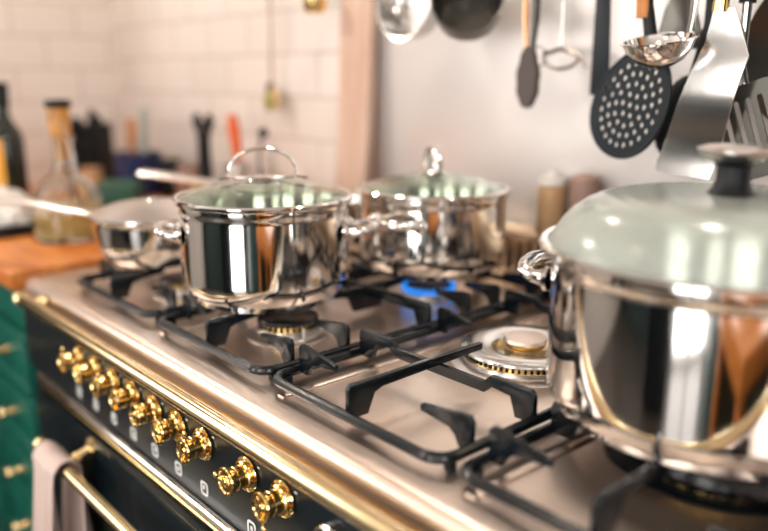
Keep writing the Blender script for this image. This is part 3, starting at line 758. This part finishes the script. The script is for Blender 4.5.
# brass cup on a hook at the splashback's left edge
T = (-1.392, 1.035, 1.375)
t = thing('brass_cup', T, 'small brass measuring cup hanging at the edge of the tiles', 'measuring cup')
MB().lathe([(0, 0), (.018, .002), (.024, .012), (.026, .030), (.028, .031), (.023, .030), (.020, .013), (0, .004)], n=32).build('cup', brass, t)
MB().tube([(0, .024, .028), (0, .022, .08), (0, .010, .20)], .004, 8).build('handle', brass, t); hanger(t, T, (0, 0, .20), satin)
# thin brass tool on the tiles
T = (-1.64, 1.085, 1.165)
t = thing('hanging_trinket', T, 'green and brass trinkets hanging from a long thin cord on the tiles', 'hanging ornament')
MB().tube([(0, 0, .06), (.004, 0, .25), (.006, 0, .455)], .0035, 8).build('cord', mat('brown_cord', (.50, .36, .28), .8), t)
MB().ball((-.006, 0, .055), .015, (.9, .7, 1.), 16).build('dark_bead', blackp, t)
MB().tube([(-.008, 0, .05), (-.012, 0, .025), (-.014, 0, .0)], [.010, .015, .008], 12).build('green_charm', mat('olive_brass', (.42, .38, .10), .4, .4), t)
MB().tube([(.004, 0, .055), (.022, 0, .035), (.022, 0, .002)], [.006, .012, .007], 12).build('brass_charm', mat('pale_brass', (.62, .45, .25), .4, .4), t)
MB().tube([(.006, .0, .45), (.006, .02, .458), (.006, .034, .456)], .003, 8).build('nail', satin, t)
# black scoop on the counter behind the pot handle
t = thing('mixing_spoon', (-1.62, 1.03, CT), 'dark spoon standing in a small glass behind the middle lid', 'spoon')
MB().tube([(0, 0, .0), (.0, 0, .16), (.014, 0, .20)], .004, 8).ball((.020, 0, .205), .016, (1.3, .4, .8), 14).build('spoon_body', greyp, t)

# ---------------------------------------------------------------- rest of the kitchen (reflected in the steel) and added fill lamps
cb = thing('tall_cupboard', (XL+.02, -.12, 0), 'tall brown wooden cupboard against the left wall', 'cupboard')
MB().b2((0, 0, 0), (.40, .40, 2.1), .004).build('cupboard_body', woodtall, cb)
MB().b2((.40, .01, .06), (.42, .39, 2.05), .004).build('cupboard_door', woodtall, cb)
u = thing('base_unit', (.122, .42, 0), 'dark green base cabinet right of the range', 'cabinet')
MB().b2((0, 0, 0), (1.6, .69, .86), .003).build('carcass', darkunit, u)
tag(MB().b2((.114, .395, .8605), (1.7, 1.11, .905), .004).build('worktop', wood, None), 'wooden worktop right of the range, outside the view', 'worktop')
isl = thing('kitchen_island', (.35, -1.25, 0), 'dark green kitchen island behind the viewer', 'island')
MB().b2((0, 0, 0), (1.5, .6, .84), .004).build('island_body', darkunit, isl); MB().b2((-.03, -.03, .8405), (1.53, .63, .88), .004).build('island_top', enamel, isl)
tl = thing('butcher_trolley', (.22, -.50, 0), 'orange wooden butcher block trolley behind the viewer', 'trolley')
MB().b2((0, 0, .74), (.55, .55, .82), .004).build('block_top', wood, tl)
for x in (.03, .47):
    for y in (.03, .47): MB().b2((x, y, 0), (x+.05, y+.05, .74), .003).build('leg', wood, tl)
MB().b2((.03, .03, .22), (.52, .52, .25), .003).build('shelf', wood, tl)
fr = thing('refrigerator', (-1.0, YF+.02, 0), 'tall dark fridge against the front wall', 'fridge')
MB().b2((0, 0, 0), (.6, .62, 1.9), .01).build('fridge_body', enamel, fr); MB().b2((.005, .62, .04), (.595, .66, 1.88), .01).build('fridge_door', enamel, fr)
w2_ = thing('dark_cabinet', (XR-.42, -.30, 0), 'tall dark green cabinet at the right wall', 'cabinet')
MB().b2((0, 0, 0), (.40, .65, 2.1), .004).build('cabinet_body', darkunit, w2_)
hd = thing('fill_lamp_hood', (X0+.15, .60, 1.78), 'added steel hood carrying fill lamps above the range, outside the view', 'hood')  # unseen hood added so its lamps brighten hob, splashback and walls
MB().prism([(0, 0, 0), (0, .50, 0), (0, .50, .10), (0, .32, .30), (0, .12, .30), (0, 0, .06)], (1.1, 0, 0), .003).build('hood_body', satin, hd)
for i, x in enumerate((.25, .85)):
    MB().lathe([(0, -.004), (.035, -.004), (.037, .002), (0, .002)], (x, .22, 0), n=32).build('hood_fill_lamp', hoodfill, hd)
    ld = bpy.data.lights.new('hood_fill_light', 'AREA'); ld.shape = 'DISK'; ld.size = .07; ld.energy = .9; ld.color = (1, .90, .80)  # added fill light under the unseen hood
    lo = bpy.data.objects.new('hood_fill_light', ld); C.objects.link(lo); lo.location = (X0+.15+x, .82, 1.772)
pn = thing('fill_pendant', (-2.0, .30, 1.95), 'added fill pendant above the left worktop, outside the view', 'lamp')  # unseen pendant added to brighten the tiles at the left
MB().lathe([(.02, .12), (.06, .10), (.13, 0), (.127, 0), (.058, .095), (.02, .115)], n=40, closed=True).build('lamp_shade', brass_rail, pn)
MB().cyl((0, 0, .11), (0, 0, .60), .003, 8).build('cord', blackp, pn)
MB().ball((0, 0, .045), .035).build('bulb', fillm, pn)
ld = bpy.data.lights.new('pendant_fill_light', 'POINT'); ld.shadow_soft_size = .035; ld.energy = 10; ld.color = (1, .90, .80)  # added fill light of the unseen pendant
lo = bpy.data.objects.new('pendant_fill_light', ld); C.objects.link(lo); lo.location = (-2.0, .30, 1.94)
# unseen ceiling lamps added as fill for the room
for i, (x, y) in enumerate(((-1.3, -.2), (.2, -.5), (-.4, -1.5))):
    t = thing('ceiling_fill_lamp', (x, y, ZC), 'added round white fill lamp on the ceiling %s, outside the view' % ('near the left wall', 'above the island', 'nearest the front windows')[i], 'lamp', 'added round ceiling fill lamps')
    MB().lathe([(0, 0), (.14, 0), (.15, -.01), (.15, -.035), (.135, -.04), (0, -.04)], n=40).build('lamp_body', frame_w, t)
    MB().lathe([(.13, -.0405), (.11, -.055), (.06, -.066), (0, -.07)], n=40).build('diffuser', fillm, t)

# ---------------------------------------------------------------- daylight
w = bpy.data.worlds.new('World'); bpy.context.scene.world = w; w.use_nodes = True
nt = w.node_tree; bg = nt.nodes['Background']; bg.inputs['Color'].default_value = (1., .95, .91, 1); bg.inputs['Strength'].default_value = 3.9

# ---------------------------------------------------------------- camera
cam = bpy.data.cameras.new('camera'); co = bpy.data.objects.new('camera', cam); C.objects.link(co)
cam.sensor_width = 36; cam.lens = 786*36/768; cam.clip_start = .02
p, h = R(13.6), R(41.4)
F = Vector((-math.cos(h)*math.cos(p), math.sin(h)*math.cos(p), -math.sin(p)))
co.location = (0, 0, 1.25); co.rotation_euler = F.to_track_quat('-Z', 'Y').to_euler()
cam.dof.use_dof = True; cam.dof.focus_distance = .88; cam.dof.aperture_fstop = 1.5; cam.dof.aperture_blades = 9
sc = bpy.context.scene; sc.camera = co
sc.view_settings.view_transform = 'Standard'; sc.view_settings.look = 'None'; sc.view_settings.gamma = 1; sc.view_settings.exposure = 1.0
sc.cycles.max_bounces = 10; sc.cycles.glossy_bounces = 5; sc.cycles.transmission_bounces = 8; sc.cycles.diffuse_bounces = 4
sc.cycles.caustics_refractive = True; sc.cycles.caustics_reflective = False; sc.cycles.sample_clamp_indirect = 6
